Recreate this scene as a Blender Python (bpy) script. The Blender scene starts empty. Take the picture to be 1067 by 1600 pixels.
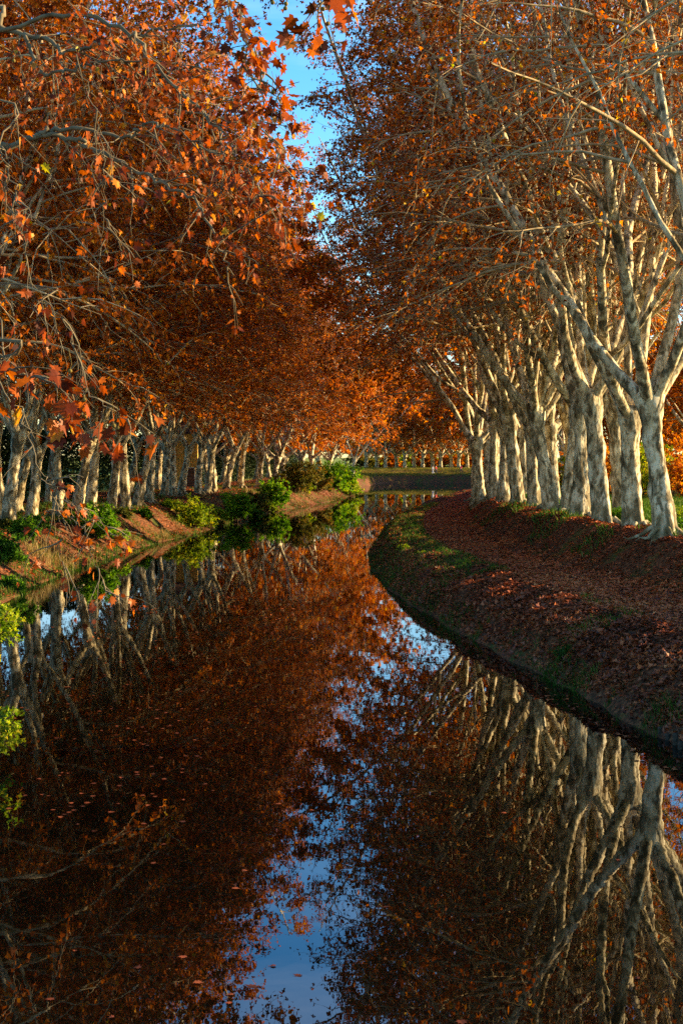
import bpy, math, random
import numpy as np
from math import radians, sin, cos, pi

rng = np.random.default_rng(7)
random.seed(7)
S = bpy.context.scene
COL = S.collection
H = 4.8; F = 2222.0; HX = 533.5; HY = 713.0

def px(x, y, D):                       # photograph measure -> world point at depth D
    return np.array([(x-HX)/F*D, D, H-(y-HY)/F*D])

# ------------------------------------------------------------------ helpers
def link(o, parent=None):
    COL.objects.link(o)
    if parent is not None: o.parent = parent
    return o

def tag(o, label=None, cat=None, group=None, kind=None):
    if label: o['label'] = label
    if cat: o['category'] = cat
    if group: o['group'] = group
    if kind: o['kind'] = kind
    return o

def empty(name, loc, rz=0.0):
    o = bpy.data.objects.new(name, None); o.empty_display_size = .3
    o.location = loc; o.rotation_euler = (0, 0, rz)
    return link(o)

def make_mesh(name, V, faces, mats, attrs=None, smooth=False, midx=None):
    """faces: list of (k-gon index arrays)"""
    V = np.asarray(V, np.float32)
    me = bpy.data.meshes.new(name)
    me.vertices.add(len(V)); me.vertices.foreach_set('co', V.ravel())
    loops = np.concatenate([f.ravel() for f in faces]).astype(np.int32)
    tot = np.concatenate([np.full(len(f), f.shape[1], np.int32) for f in faces])
    st = np.concatenate([[0], np.cumsum(tot)[:-1]]).astype(np.int32)
    me.loops.add(len(loops)); me.loops.foreach_set('vertex_index', loops)
    me.polygons.add(len(tot)); me.polygons.foreach_set('loop_start', st)
    me.polygons.foreach_set('loop_total', tot)
    me.polygons.foreach_set('use_smooth', np.full(len(tot), smooth))
    if midx is not None: me.polygons.foreach_set('material_index', midx.astype(np.int32))
    if attrs:
        for k, a in attrs.items():
            at = me.attributes.new(k, 'FLOAT', 'POINT')
            at.data.foreach_set('value', np.asarray(a, np.float32))
    for m in (mats if isinstance(mats, (list, tuple)) else [mats]): me.materials.append(m)
    me.update(calc_edges=True); me.validate()
    return me

class Geo:
    def __init__(s): s.V=[]; s.F={}; s.n=0; s.A=[]
    def add(s, V, F, a=0.0):
        V=np.asarray(V,float).reshape(-1,3); F=np.asarray(F,int)
        s.F.setdefault(F.shape[1],[]).append(F+s.n); s.V.append(V); s.n+=len(V)
        s.A.append(np.broadcast_to(np.asarray(a,float),(len(V),)).copy())
    def mesh(s, name, mat, smooth=True):
        return make_mesh(name, np.concatenate(s.V), [np.concatenate(f) for f in s.F.values()], mat,
                         {'rnd': np.concatenate(s.A)}, smooth)
    def build(s, name, mat, parent=None, smooth=True):
        return link(bpy.data.objects.new(name, s.mesh(name, mat, smooth)), parent)

def norm(v): return v/np.maximum(np.linalg.norm(v, axis=-1, keepdims=True), 1e-9)

def tubes(g, P, R, sides, lump=None):
    """P (B,n,3), R (B,n)"""
    P=np.asarray(P,float); R=np.asarray(R,float); B,n,_=P.shape
    T=np.empty_like(P); T[:,1:-1]=P[:,2:]-P[:,:-2]; T[:,0]=P[:,1]-P[:,0]; T[:,-1]=P[:,-1]-P[:,-2]
    T=norm(T)
    up=np.zeros((B,1,3)); up[...,0]=.31; up[...,1]=.95
    fl=np.abs((T.mean(1)*up[:,0]).sum(-1))>.9
    up[fl]=[0,0,1]
    U=norm(np.cross(T,np.broadcast_to(up,T.shape))); W=np.cross(T,U)
    a=np.arange(sides)/sides*2*pi
    rr=R[:,:,None]*np.ones(sides)
    if lump is not None: rr=rr*lump
    V=P[:,:,None,:]+rr[...,None]*(U[:,:,None,:]*np.cos(a)[:,None]+W[:,:,None,:]*np.sin(a)[:,None])
    idx=np.arange(B*n*sides).reshape(B,n,sides)
    a0=idx[:,:-1,:]; a1=np.roll(a0,-1,2); b0=idx[:,1:,:]; b1=np.roll(b0,-1,2)
    g.add(V.reshape(-1,3), np.stack([a0,a1,b1,b0],-1).reshape(-1,4), np.repeat(rng.random(B),n*sides))

# smooth value noise, 2D
_perm = np.random.default_rng(3).random((256,256))
def vn(x, y, s=1.0):
    x=np.asarray(x,float)*s; y=np.asarray(y,float)*s
    xi=np.floor(x).astype(int); yi=np.floor(y).astype(int); fx=x-xi; fy=y-yi
    fx=fx*fx*(3-2*fx); fy=fy*fy*(3-2*fy)
    g=lambda i,j:_perm[i&255,j&255]
    return (g(xi,yi)*(1-fx)+g(xi+1,yi)*fx)*(1-fy)+(g(xi,yi+1)*(1-fx)+g(xi+1,yi+1)*fx)*fy-.5
def ss(a,b,x):
    t=np.clip((x-a)/(b-a),0,1); return t*t*(3-2*t)

# ------------------------------------------------------------------ materials
def mat(name):
    m=bpy.data.materials.new(name); m.use_nodes=True; nt=m.node_tree; nt.nodes.clear()
    return m, nt, nt.nodes.new, nt.links.new
def ramp(nt, stops, interp='LINEAR'):
    r=nt.nodes.new('ShaderNodeValToRGB'); cr=r.color_ramp; cr.interpolation=interp
    while len(cr.elements)<len(stops): cr.elements.new(.5)
    for e,(p,c) in zip(cr.elements,stops): e.position=p; e.color=(*c,1)
    return r

def leaf_mat(name, stops, trans=.45, hue=.06, gloss=.006):
    m,nt,N,L=mat(name)
    at=N('ShaderNodeAttribute'); at.attribute_name='rnd'
    oi=N('ShaderNodeObjectInfo'); ad=N('ShaderNodeMath'); ad.operation='MULTIPLY_ADD'
    ad.inputs[1].default_value=hue; L(oi.outputs['Random'],ad.inputs[0]); L(at.outputs['Fac'],ad.inputs[2])
    sb=N('ShaderNodeMath'); sb.operation='SUBTRACT'; sb.inputs[1].default_value=hue/2; L(ad.outputs[0],sb.inputs[0])
    r=ramp(nt,stops); L(sb.outputs[0],r.inputs[0])
    tc=N('ShaderNodeNewGeometry'); no=N('ShaderNodeTexNoise'); no.inputs['Scale'].default_value=14; no.inputs['Detail'].default_value=2
    L(tc.outputs['Position'],no.inputs['Vector'])
    mx=N('ShaderNodeMixRGB'); mx.blend_type='MULTIPLY'; mx.inputs[0].default_value=.5; L(r.outputs[0],mx.inputs[1])
    r2=ramp(nt,[(.3,(.45,.4,.35)),(.6,(1.25,1.2,1.1))]); L(no.outputs['Fac'],r2.inputs[0]); L(r2.outputs[0],mx.inputs[2])
    d=N('ShaderNodeBsdfDiffuse'); t=N('ShaderNodeBsdfTranslucent'); L(mx.outputs[0],d.inputs[0])
    hs=N('ShaderNodeHueSaturation'); hs.inputs['Saturation'].default_value=1.15; hs.inputs['Value'].default_value=1.3
    L(mx.outputs[0],hs.inputs['Color']); L(hs.outputs[0],t.inputs[0])
    a=N('ShaderNodeMixShader'); a.inputs[0].default_value=trans; L(d.outputs[0],a.inputs[1]); L(t.outputs[0],a.inputs[2])
    gl=N('ShaderNodeBsdfGlossy'); gl.inputs['Roughness'].default_value=.45; gl.inputs[0].default_value=(1,.95,.85,1)
    b=N('ShaderNodeMixShader'); b.inputs[0].default_value=gloss; L(a.outputs[0],b.inputs[1]); L(gl.outputs[0],b.inputs[2])
    o=N('ShaderNodeOutputMaterial'); L(b.outputs[0],o.inputs[0]); return m

AUT=[(0,(.045,.011,.002)),(.22,(.14,.030,.004)),(.5,(.35,.080,.008)),(.76,(.55,.16,.012)),(.9,(.64,.26,.018)),(.965,(.66,.42,.04)),(1,(.32,.36,.03))]
M={}
M['leaf']=leaf_mat('autumn_leaves',AUT)
M['leaf_near']=leaf_mat('large_autumn_leaves',[(0,(.04,.011,.005)),(.3,(.13,.025,.007)),(.58,(.30,.062,.010)),(.82,(.46,.12,.015)),(.94,(.58,.26,.03)),(1,(.3,.36,.04))],trans=.42,gloss=.012)
M['leaf_lit']=leaf_mat('sun_painted_rust_leaves',[(0,(.06,.014,.003)),(.22,(.20,.045,.005)),(.5,(.44,.108,.009)),(.76,(.62,.195,.013)),(.93,(.7,.32,.022)),(1,(.5,.42,.03))],trans=.48)  # brighter copy of the autumn leaves, sunlit glow painted into the colour
M['gold']=leaf_mat('golden_orange_leaves',[(0,(.14,.035,.006)),(.4,(.42,.11,.012)),(.75,(.66,.25,.02)),(.93,(.75,.42,.04)),(1,(.5,.45,.05))],trans=.5)
M['litter']=leaf_mat('leaf_litter',[(0,(.05,.015,.008)),(.3,(.19,.047,.018)),(.6,(.38,.105,.034)),(.85,(.50,.145,.045)),(1,(.58,.22,.07))],trans=.1,gloss=.03)
M['green']=leaf_mat('green_leaves',[(0,(.02,.06,.010)),(.4,(.06,.16,.014)),(.75,(.13,.28,.018)),(1,(.34,.38,.02))],trans=.35)
M['green_lit']=leaf_mat('light_painted_green_leaves',[(0,(.04,.11,.012)),(.4,(.11,.26,.018)),(.75,(.22,.40,.025)),(1,(.45,.45,.03))],trans=.45)  # green lightened in the colour to make up for blocked sunlight
M['yellowgreen']=leaf_mat('yellow_green_leaves',[(0,(.06,.13,.012)),(.4,(.20,.30,.02)),(.75,(.42,.44,.03)),(1,(.60,.48,.04))],trans=.4)
M['olive']=leaf_mat('olive_leaves',[(0,(.035,.05,.012)),(.45,(.10,.11,.02)),(.8,(.26,.2,.04)),(1,(.4,.2,.05))],trans=.3)
M['dark']=leaf_mat('shade_dark_leaves',[(0,(.008,.014,.006)),(.6,(.02,.035,.012)),(1,(.05,.06,.02))],trans=.15)  # near-black so the colour itself gives the shade between the trunks
M['grass']=leaf_mat('grass_blades',[(0,(.02,.05,.008)),(.5,(.045,.11,.014)),(.8,(.10,.16,.025)),(1,(.3,.27,.09))],trans=.25)
M['dry']=leaf_mat('dry_grass',[(0,(.14,.11,.04)),(.5,(.3,.22,.09)),(1,(.42,.33,.16))],trans=.25)

def bark_mat(name, rough_base=True):
    m,nt,N,L=mat(name)
    tc=N('ShaderNodeTexCoord'); mp=N('ShaderNodeMapping'); mp.inputs['Scale'].default_value=(1,1,.45)
    L(tc.outputs['Object'],mp.inputs[0])
    oi=N('ShaderNodeObjectInfo'); va=N('ShaderNodeVectorMath'); va.operation='SCALE'
    cx=N('ShaderNodeCombineXYZ'); 
    for i in range(3): L(oi.outputs['Random'],cx.inputs[i])
    L(cx.outputs[0],va.inputs[0]); va.inputs['Scale'].default_value=40
    vad=N('ShaderNodeVectorMath'); vad.operation='ADD'; L(mp.outputs[0],vad.inputs[0]); L(va.outputs[0],vad.inputs[1])
    n1=N('ShaderNodeTexNoise'); n1.inputs['Scale'].default_value=4; n1.inputs['Detail'].default_value=6; n1.inputs['Distortion'].default_value=.8
    n2=N('ShaderNodeTexNoise'); n2.inputs['Scale'].default_value=15; n2.inputs['Detail'].default_value=4
    v=N('ShaderNodeTexVoronoi'); v.inputs['Scale'].default_value=9
    for n in (n1,n2,v): L(vad.outputs[0],n.inputs['Vector'])
    r1=ramp(nt,[(.39,(.12,.10,.055)),(.42,(.26,.215,.125)),(.485,(.31,.26,.155)),(.505,(.55,.475,.30)),(.62,(.68,.60,.40))]); L(n1.outputs['Fac'],r1.inputs[0])
    r2=ramp(nt,[(.36,(.30,.22,.15)),(.43,(1,1,1))]); L(n2.outputs['Fac'],r2.inputs[0])
    mx=N('ShaderNodeMixRGB'); mx.blend_type='MULTIPLY'; mx.inputs[0].default_value=.75; L(r1.outputs[0],mx.inputs[1]); L(r2.outputs[0],mx.inputs[2])
    r3=ramp(nt,[(.0,(.72,.66,.56)),(.5,(1,1,1)),(1,(.85,.87,.75))],'CONSTANT'); L(v.outputs['Color'],r3.inputs[0])
    m2=N('ShaderNodeMixRGB'); m2.blend_type='MULTIPLY'; m2.inputs[0].default_value=.85; L(mx.outputs[0],m2.inputs[1]); L(r3.outputs[0],m2.inputs[2])
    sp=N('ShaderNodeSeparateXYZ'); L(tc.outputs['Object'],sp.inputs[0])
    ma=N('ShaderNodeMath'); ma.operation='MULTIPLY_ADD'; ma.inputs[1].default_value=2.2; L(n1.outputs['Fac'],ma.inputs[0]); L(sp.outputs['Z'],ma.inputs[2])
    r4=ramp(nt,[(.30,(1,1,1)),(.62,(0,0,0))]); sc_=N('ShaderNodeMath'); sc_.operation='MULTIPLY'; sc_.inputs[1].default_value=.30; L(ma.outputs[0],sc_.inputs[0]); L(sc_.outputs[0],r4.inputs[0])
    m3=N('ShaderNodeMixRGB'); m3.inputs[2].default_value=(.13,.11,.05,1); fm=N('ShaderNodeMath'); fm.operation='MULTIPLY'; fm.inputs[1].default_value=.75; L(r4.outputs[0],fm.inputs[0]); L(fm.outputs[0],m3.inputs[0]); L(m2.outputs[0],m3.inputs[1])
    b=N('ShaderNodeBsdfPrincipled'); b.inputs['Roughness'].default_value=.85; L(m3.outputs[0],b.inputs['Base Color'])
    try: b.inputs['Specular IOR Level'].default_value=.2
    except Exception: pass
    bp=N('ShaderNodeBump'); bp.inputs['Strength'].default_value=.6; bp.inputs['Distance'].default_value=.03
    ad=N('ShaderNodeMath'); ad.operation='ADD'; L(n1.outputs['Fac'],ad.inputs[0]); L(n2.outputs['Fac'],ad.inputs[1]); L(ad.outputs[0],bp.inputs['Height'])
    L(bp.outputs[0],b.inputs['Normal'])
    o=N('ShaderNodeOutputMaterial'); L(b.outputs[0],o.inputs[0]); return m
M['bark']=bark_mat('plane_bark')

def plain(name, c, rough=.8, noise=.0, scale=8, bump=0):
    m,nt,N,L=mat(name); b=N('ShaderNodeBsdfPrincipled'); b.inputs['Roughness'].default_value=rough; b.inputs['Specular IOR Level'].default_value=.08
    b.inputs['Base Color'].default_value=(*c,1)
    if noise:
        g=N('ShaderNodeTexCoord'); n=N('ShaderNodeTexNoise'); n.inputs['Scale'].default_value=scale; n.inputs['Detail'].default_value=6
        L(g.outputs['Object'],n.inputs['Vector'])
        r=ramp(nt,[(.3,tuple(x*(1-noise) for x in c)),(.7,tuple(min(1,x*(1+noise)) for x in c))]); L(n.outputs['Fac'],r.inputs[0]); L(r.outputs[0],b.inputs['Base Color'])
        if bump:
            bp=N('ShaderNodeBump'); bp.inputs['Distance'].default_value=bump; L(n.outputs['Fac'],bp.inputs['Height']); L(bp.outputs[0],b.inputs['Normal'])
    o=N('ShaderNodeOutputMaterial'); L(b.outputs[0],o.inputs[0]); return m
M['twig']=plain('twig_bark',(.15,.12,.07),.85,.4,6)
M['branch']=plain('pale_branch_bark',(.36,.27,.145),.85,.5,5)
M['darkstem']=plain('shrub_stem',(.09,.06,.035),.85,.4,6)

def ground_mat():
    m,nt,N,L=mat('bank_soil_and_grass')
    g=N('ShaderNodeNewGeometry'); at=N('ShaderNodeAttribute'); at.attribute_name='field'
    n1=N('ShaderNodeTexNoise'); n1.inputs['Scale'].default_value=.55; n1.inputs['Detail'].default_value=6; n1.inputs['Roughness'].default_value=.7
    n2=N('ShaderNodeTexNoise'); n2.inputs['Scale'].default_value=9; n2.inputs['Detail'].default_value=6
    for n in (n1,n2): L(g.outputs['Position'],n.inputs['Vector'])
    lit=ramp(nt,[(.3,(.035,.018,.010)),(.5,(.10,.042,.02)),(.68,(.22,.085,.035))]); L(n2.outputs['Fac'],lit.inputs[0])
    grs=ramp(nt,[(.3,(.018,.035,.008)),(.55,(.05,.085,.014)),(.75,(.11,.12,.03))]); L(n2.outputs['Fac'],grs.inputs[0])
    fld=ramp(nt,[(.3,(.10,.14,.02)),(.55,(.2,.23,.035)),(.75,(.33,.27,.08))]); L(n1.outputs['Fac'],fld.inputs[0])
    k=ramp(nt,[(.52,(0,0,0)),(.63,(.8,.8,.8))]); L(n1.outputs['Fac'],k.inputs[0])
    a=N('ShaderNodeMixRGB'); L(k.outputs[0],a.inputs[0]); L(lit.outputs[0],a.inputs[1]); L(grs.outputs[0],a.inputs[2])
    b=N('ShaderNodeMixRGB'); L(at.outputs['Fac'],b.inputs[0]); L(a.outputs[0],b.inputs[1]); L(fld.outputs[0],b.inputs[2])
    p=N('ShaderNodeBsdfPrincipled'); p.inputs['Roughness'].default_value=.95; L(b.outputs[0],p.inputs['Base Color'])
    try: p.inputs['Specular IOR Level'].default_value=.1
    except Exception: pass
    bp=N('ShaderNodeBump'); bp.inputs['Distance'].default_value=.06; L(n2.outputs['Fac'],bp.inputs['Height']); L(bp.outputs[0],p.inputs['Normal'])
    o=N('ShaderNodeOutputMaterial'); L(p.outputs[0],o.inputs[0]); return m
M['ground']=ground_mat()
M['path']=plain('leaf_covered_path',(.11,.045,.03),.95,.6,14,.03)

def water_mat():
    m,nt,N,L=mat('still_canal_water')
    g=N('ShaderNodeNewGeometry'); mp=N('ShaderNodeMapping'); mp.inputs['Scale'].default_value=(1,.6,1)
    L(g.outputs['Position'],mp.inputs[0])
    n=N('ShaderNodeTexNoise'); n.inputs['Scale'].default_value=1.6; n.inputs['Detail'].default_value=3
    L(mp.outputs[0],n.inputs['Vector'])
    n2=N('ShaderNodeTexNoise'); n2.inputs['Scale'].default_value=9; n2.inputs['Detail'].default_value=2; L(mp.outputs[0],n2.inputs['Vector'])
    ad=N('ShaderNodeMath'); ad.operation='MULTIPLY_ADD'; ad.inputs[1].default_value=.12; L(n2.outputs['Fac'],ad.inputs[0]); L(n.outputs['Fac'],ad.inputs[2])
    bp=N('ShaderNodeBump'); bp.inputs['Distance'].default_value=.0009; bp.inputs['Strength'].default_value=1; L(ad.outputs[0],bp.inputs['Height'])
    fr=N('ShaderNodeFresnel'); fr.inputs['IOR'].default_value=2.0; L(bp.outputs[0],fr.inputs['Normal'])
    d=N('ShaderNodeBsdfDiffuse'); d.inputs[0].default_value=(.0012,.0014,.0009,1)
    gl=N('ShaderNodeBsdfGlossy'); gl.inputs['Roughness'].default_value=.0; gl.inputs[0].default_value=(.90,.93,1,1); L(bp.outputs[0],gl.inputs['Normal'])
    mx=N('ShaderNodeMixShader'); L(fr.outputs[0],mx.inputs[0]); L(d.outputs[0],mx.inputs[1]); L(gl.outputs[0],mx.inputs[2])
    o=N('ShaderNodeOutputMaterial'); L(mx.outputs[0],o.inputs[0]); return m
M['water']=water_mat()

# ------------------------------------------------------------------ canal plan
def smooth_line(pts, k=8):
    P=np.array(pts,float); Q=[]
    P=np.vstack([2*P[0]-P[1],P,2*P[-1]-P[-2]])
    for i in range(1,len(P)-2):
        for t in np.arange(k)/k:
            a,b,c,d=P[i-1],P[i],P[i+1],P[i+2]
            Q.append(.5*((2*b)+(-a+c)*t+(2*a-5*b+4*c-d)*t*t+(-a+3*b-3*c+d)*t**3))
    Q.append(P[-2]); return np.array(Q)
LEFT=smooth_line([(-9,-90),(-8.6,-20),(-8,5),(-7.0,22),(-9.3,36),(-11.2,48),(-11.2,60),(-10.9,70),(-9.3,86),(-8.5,96),(-7,114),(-4.6,130),(-2.4,142),(-.2,158),(1.6,176),(3.0,194),(4.0,215),(4.8,235),(6.2,250),(10,259),(16,260),(24,257),(34,252),(60,246),(110,244)],6)
RIGHT=smooth_line([(9.5,-90),(9,-20),(8.2,2),(6.9,14),(5.6,23),(4.2,32),(2.6,44),(1.8,51),(1.35,60),(1.4,70),(2.0,80),(3.0,92),(4.4,103),(7.2,124),(10.4,143),(16,175),(21,200),(26.5,218),(36,228),(60,230),(110,230)],6)

def seg_dist(x,y,L):
    best=np.full(x.shape,1e9)
    for a,b in zip(L[:-1],L[1:]):
        dx,dy=b-a; l2=dx*dx+dy*dy
        t=np.clip(((x-a[0])*dx+(y-a[1])*dy)/l2,0,1)
        d=(x-a[0]-t*dx)**2+(y-a[1]-t*dy)**2
        np.minimum(best,d,out=best)
    return np.sqrt(best)
POLY=np.vstack([LEFT,RIGHT[::-1]])
def inside(x,y):
    c=np.zeros(x.shape,bool); P=POLY; Q=np.roll(P,1,0)
    for (xi,yi),(xj,yj) in zip(P,Q):
        if yi==yj: continue
        c^=((yi>y)!=(yj>y))&(x<(xj-xi)*(y-yi)/(yj-yi)+xi)
    return c
def terrain(x,y,rough=True):
    x=np.asarray(x,float); y=np.asarray(y,float)
    w=inside(x,y)
    dl=seg_dist(x,y,LEFT); dr=seg_dist(x,y,RIGHT)
    # wavering water edge
    j=.35*vn(x,y,.35)+.22*vn(x+9,y,1.1)
    sgn=np.where(w,-1,1); isL=dl<dr
    d=sgn*np.minimum(dl,dr)+j*np.clip(1-np.minimum(dl,dr)/4,0,1)
    far=ss(222,242,y)
    # left bank
    hl=1.55*ss(-.1,3.1,d)+.3*ss(3,9,d)
    hf=1.3*ss(-.1,.8,d)+.2*ss(2,5,d)+.85*ss(9,14,d)
    hl=hl*(1-far)+hf*far
    # right bank
    hr=1.0*ss(-.15,1.1,d)+.25*ss(.9,2.4,d)+1.22*ss(4.6,6.6,d)-.45*ss(9,16,d)
    h=np.where(isL,hl,hr)
    h=np.where(d<0,np.maximum(-1.2,d*1.1),h)
    land=np.clip(d,0,1)
    if rough:
        amp=np.where(isL,1,np.where((d>2.2)&(d<4.8),.25,1.0))
        h=h+land*amp*(.22*vn(x,y,.6)+.12*vn(x,y+31,1.9)+.05*vn(x+7,y,4.5))
    sl=np.clip(d/.5,0,1)*(1-ss(1.6,3.2,d))*np.where(isL,.6,1.0)
    h=h+sl*.25*np.maximum(0,vn(x+60,y,.22)+.1)+sl*(.34*np.abs(vn(x,y,1.15)+.3*vn(x+3,y,3.1))-.10+.10*vn(x+21,y,7.)) if rough else h
    far2=np.clip((np.hypot(x,y)-400)/2500,0,1)
    return h-0*far2, d, isL

def axis(lo,hi,step,ext,n):
    core=np.arange(lo,hi+step/2,step); g=np.geomspace(step*1.3,1,n)
    def out(side):
        s=np.geomspace(1,(ext)/ (step*2),n)*step*2
        return s
    s=out(1); return np.concatenate([lo-s[::-1],core,hi+s])
xs=axis(-17,26,.27,2600,34); ys=axis(14,150,.3,2600,44)
# refine the far bend a little
ys=np.unique(np.concatenate([ys[ys<=150],np.arange(150.7,300,.9),ys[ys>301]]))
X,Y=np.meshgrid(xs,ys); Z,Dm,IL=terrain(X.ravel(),Y.ravel())
nx,ny=len(xs),len(ys)
idx=np.arange(nx*ny).reshape(ny,nx)
Fq=np.stack([idx[:-1,:-1],idx[:-1,1:],idx[1:,1:],idx[1:,:-1]],-1).reshape(-1,4)
field=np.where(IL,ss(11,16,Dm),ss(8.5,11,Dm))
gm=make_mesh('ground',np.stack([X.ravel(),Y.ravel(),Z],-1),[Fq],M['ground'],{'field':field},True)
tag(link(bpy.data.objects.new('ground',gm)),'grassy and leaf covered banks and fields along the canal','ground',kind='structure')

# water sheet
wx=np.array([-60,130.]); wy=np.array([-90,275.])
wm=make_mesh('water',[(-30,-90,0),(125,-90,0),(125,272,0),(-30,272,0)],[np.array([[0,1,2,3]])],M['water'])
tag(link(bpy.data.objects.new('water',wm)),'still dark canal water mirroring the trees','water',kind='structure')

# path sheet following the right bank
def offset_line(Lp, d):
    T=np.gradient(Lp,axis=0); T/=np.linalg.norm(T,axis=1)[:,None]
    return Lp+np.stack([T[:,1],-T[:,0]],-1)*d
def resample(Lp, step):
    s=np.concatenate([[0],np.cumsum(np.linalg.norm(np.diff(Lp,axis=0),axis=1))])
    t=np.arange(0,s[-1],step); return np.stack([np.interp(t,s,Lp[:,0]),np.interp(t,s,Lp[:,1])],-1)
RL=resample(RIGHT,.35); RL=RL[(RL[:,1]>-10)]
cols=np.linspace(2.35,4.9,12); rows=[]
Tn=np.gradient(RL,axis=0); Tn/=np.linalg.norm(Tn,axis=1)[:,None]; Nn=np.stack([Tn[:,1],-Tn[:,0]],-1)
G=[]
for c in cols:
    e=.35*(vn(RL[:,1],RL[:,0],.5)+.6*vn(RL[:,1]+50,RL[:,0],2.)) if c in (cols[0],cols[-1]) else 0*RL[:,0]
    G.append(RL+Nn*(c+e)[:,None])
G=np.stack(G,1); gz,_,_=terrain(G[...,0].ravel(),G[...,1].ravel())
gz=gz+.03; nr=len(RL); gz=gz.reshape(nr,-1); gz[:,0]-=.06; gz[:,-1]-=.06
id2=np.arange(nr*len(cols)).reshape(nr,-1)
Fp=np.stack([id2[:-1,:-1],id2[:-1,1:],id2[1:,1:],id2[1:,:-1]],-1).reshape(-1,4)
pm=make_mesh('path',np.concatenate([G.reshape(-1,2),gz.reshape(-1,1)],1),[Fp],M['path'],None,True)
tag(link(bpy.data.objects.new('path',pm)),'towpath curving along the right bank under fallen leaves','path',kind='structure')

# ------------------------------------------------------------------ leaves
LSIMPLE=np.array([(0,0,0),(-.52,.30,.10),(-.20,.52,.02),(0,1.0,-.06),(.20,.52,.02),(.52,.30,.10)])
LS_F=np.array([[0,3,2,1],[0,5,4,3]])
_o=[(0,0),(-.16,-.10),(-.42,-.02),(-.30,.14),(-.62,.34),(-.36,.38),(-.44,.74),(-.20,.60),(-.10,.82),(0,1.05),
    (.10,.82),(.20,.60),(.44,.74),(.36,.38),(.62,.34),(.30,.14),(.42,-.02),(.16,-.10)]
LBIG=np.array([(0,.30,0)]+[(a,b,.22*abs(a)**1.3-.12*max(b-.4,0)) for a,b in _o])
LB_F=np.array([[0,1+i,1+(i+1)%len(_o)] for i in range(len(_o))])

def leaves(g, P, size, dirs, tmpl=0, rnd=None, flat=None, r=rng):
    n=len(P); Tm,Tf=(LSIMPLE,LS_F) if tmpl==0 else (LBIG,LB_F)
    Yd=norm(dirs); rv=norm(r.normal(size=(n,3)))
    if flat is not None: rv=norm(rv*flat+np.array([0,0,1.0]))
    Xd=norm(np.cross(Yd,rv)); Zd=np.cross(Xd,Yd)
    sz=np.broadcast_to(size,(n,))
    curl=r.uniform(-1.5,2.8,n)[:,None]; wid=r.uniform(.7,1.1,n)[:,None]
    V=P[:,None,:]+sz[:,None,None]*(Xd[:,None,:]*(Tm[:,0]*wid)[...,None]+Yd[:,None,:]*Tm[:,1][None,:,None]+Zd[:,None,:]*(Tm[:,2]*curl)[...,None])
    k=len(Tm); base=(np.arange(n)*k)[:,None,None]
    if rnd is None: rnd=np.clip(r.beta(2.0,2.2,n),0,1)
    g.add(V.reshape(-1,3),(Tf[None]+base).reshape(-1,Tf.shape[1]),np.repeat(rnd,k))

# ------------------------------------------------------------------ branching
def grow(P0,D0,L,n,droop,wob,r,decay=0):
    B=len(P0); P=np.empty((B,n+1,3)); P[:,0]=P0; d=norm(D0.copy()); st=(np.broadcast_to(L,(B,))/n)[:,None]
    dr=np.broadcast_to(droop,(B,))[:,None]
    for i in range(n):
        if decay: dr=np.full((B,1),-decay*n*math.exp(-i/4.0)-.25)
        d=norm(d+dr*np.array([0,0,-1.0])/n+r.normal(size=(B,3))*wob); P[:,i+1]=P[:,i]+d*st
    return P
def sample(P,t):
    """P (B,n,3); t (B,m) -> pos,tangent (B,m,3)"""
    n=P.shape[1]-1; f=np.clip(t,0,.9999)*n; i=f.astype(int); u=(f-i)[...,None]
    b=np.arange(len(P))[:,None]; a=P[b,i]; c=P[b,i+1]
    return a+(c-a)*u, norm(c-a)
def side_dir(T,ang,r,zbias=0.,out=None):
    rv=r.normal(size=T.shape); rv[...,2]=rv[...,2]*.5+zbias
    if out is not None: rv=rv+out
    p=norm(rv-(rv*T).sum(-1,keepdims=True)*T)
    a=np.broadcast_to(ang,T.shape[:-1])[...,None]
    return T*np.cos(a)+p*np.sin(a)

def trunk_geo(g, r, hf, r0, lean=(0,0), sides=22, nz=26):
    t=np.linspace(0,1,nz); z=-.35+(hf+.45)*t
    ph=r.random(6)*6.28
    P=np.stack([lean[0]*t**1.3+.10*np.sin(3*t+ph[0]),lean[1]*t**1.3+.10*np.sin(2.6*t+ph[1]),z],-1)
    R=r0*(.92+.45*np.exp(-t*11)+.06*np.sin(5*t+ph[2]))*(1-.18*ss(.2,.7,t))+r0*.42*ss(.72,.96,t)
    R[-1]*=.55
    a=np.arange(sides)/sides*2*pi
    lump=1+.06*np.sin(3*a[None]+ph[3]+2*t[:,None])+.05*np.sin(5*a[None]+ph[4]-4*t[:,None])+.04*r.normal(size=(nz,sides))*np.where(t>.06,1,.4)[:,None]
    lump=lump+.30*np.exp(-t*9)[:,None]*np.maximum(0,np.sin(4*a[None]+ph[5]))
    # burls
    for _ in range(r.integers(5,10)):
        tc=r.uniform(.25,.98); ac=r.uniform(0,2*pi); s=r.uniform(.14,.42)
        da=np.angle(np.exp(1j*(a-ac)))
        lump=lump+s*np.exp(-((t[:,None]-tc)*(hf/.22))**2*1.0-(da[None]/.42)**2)
    tubes(g,P[None],R[None],sides,lump[None])
    # surface roots
    for k in range(6):
        aa=ph[0]+k*1.05+r.uniform(-.2,.2); ln=r.uniform(.35,.9); u=np.linspace(0,1,7); bend=r.uniform(-.5,.5)
        rr_=r0*.8+ln*u; th=aa+bend*u
        Q=np.stack([np.cos(th)*rr_,np.sin(th)*rr_,.26*(1-u)**2-.02-.30*u*ln*.6+.03*r.normal(size=7)],-1)
        tubes(g,Q[None],(np.linspace(.12,.02,7)*r.uniform(.7,1.1))[None],8)
    return P[-2]

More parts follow.
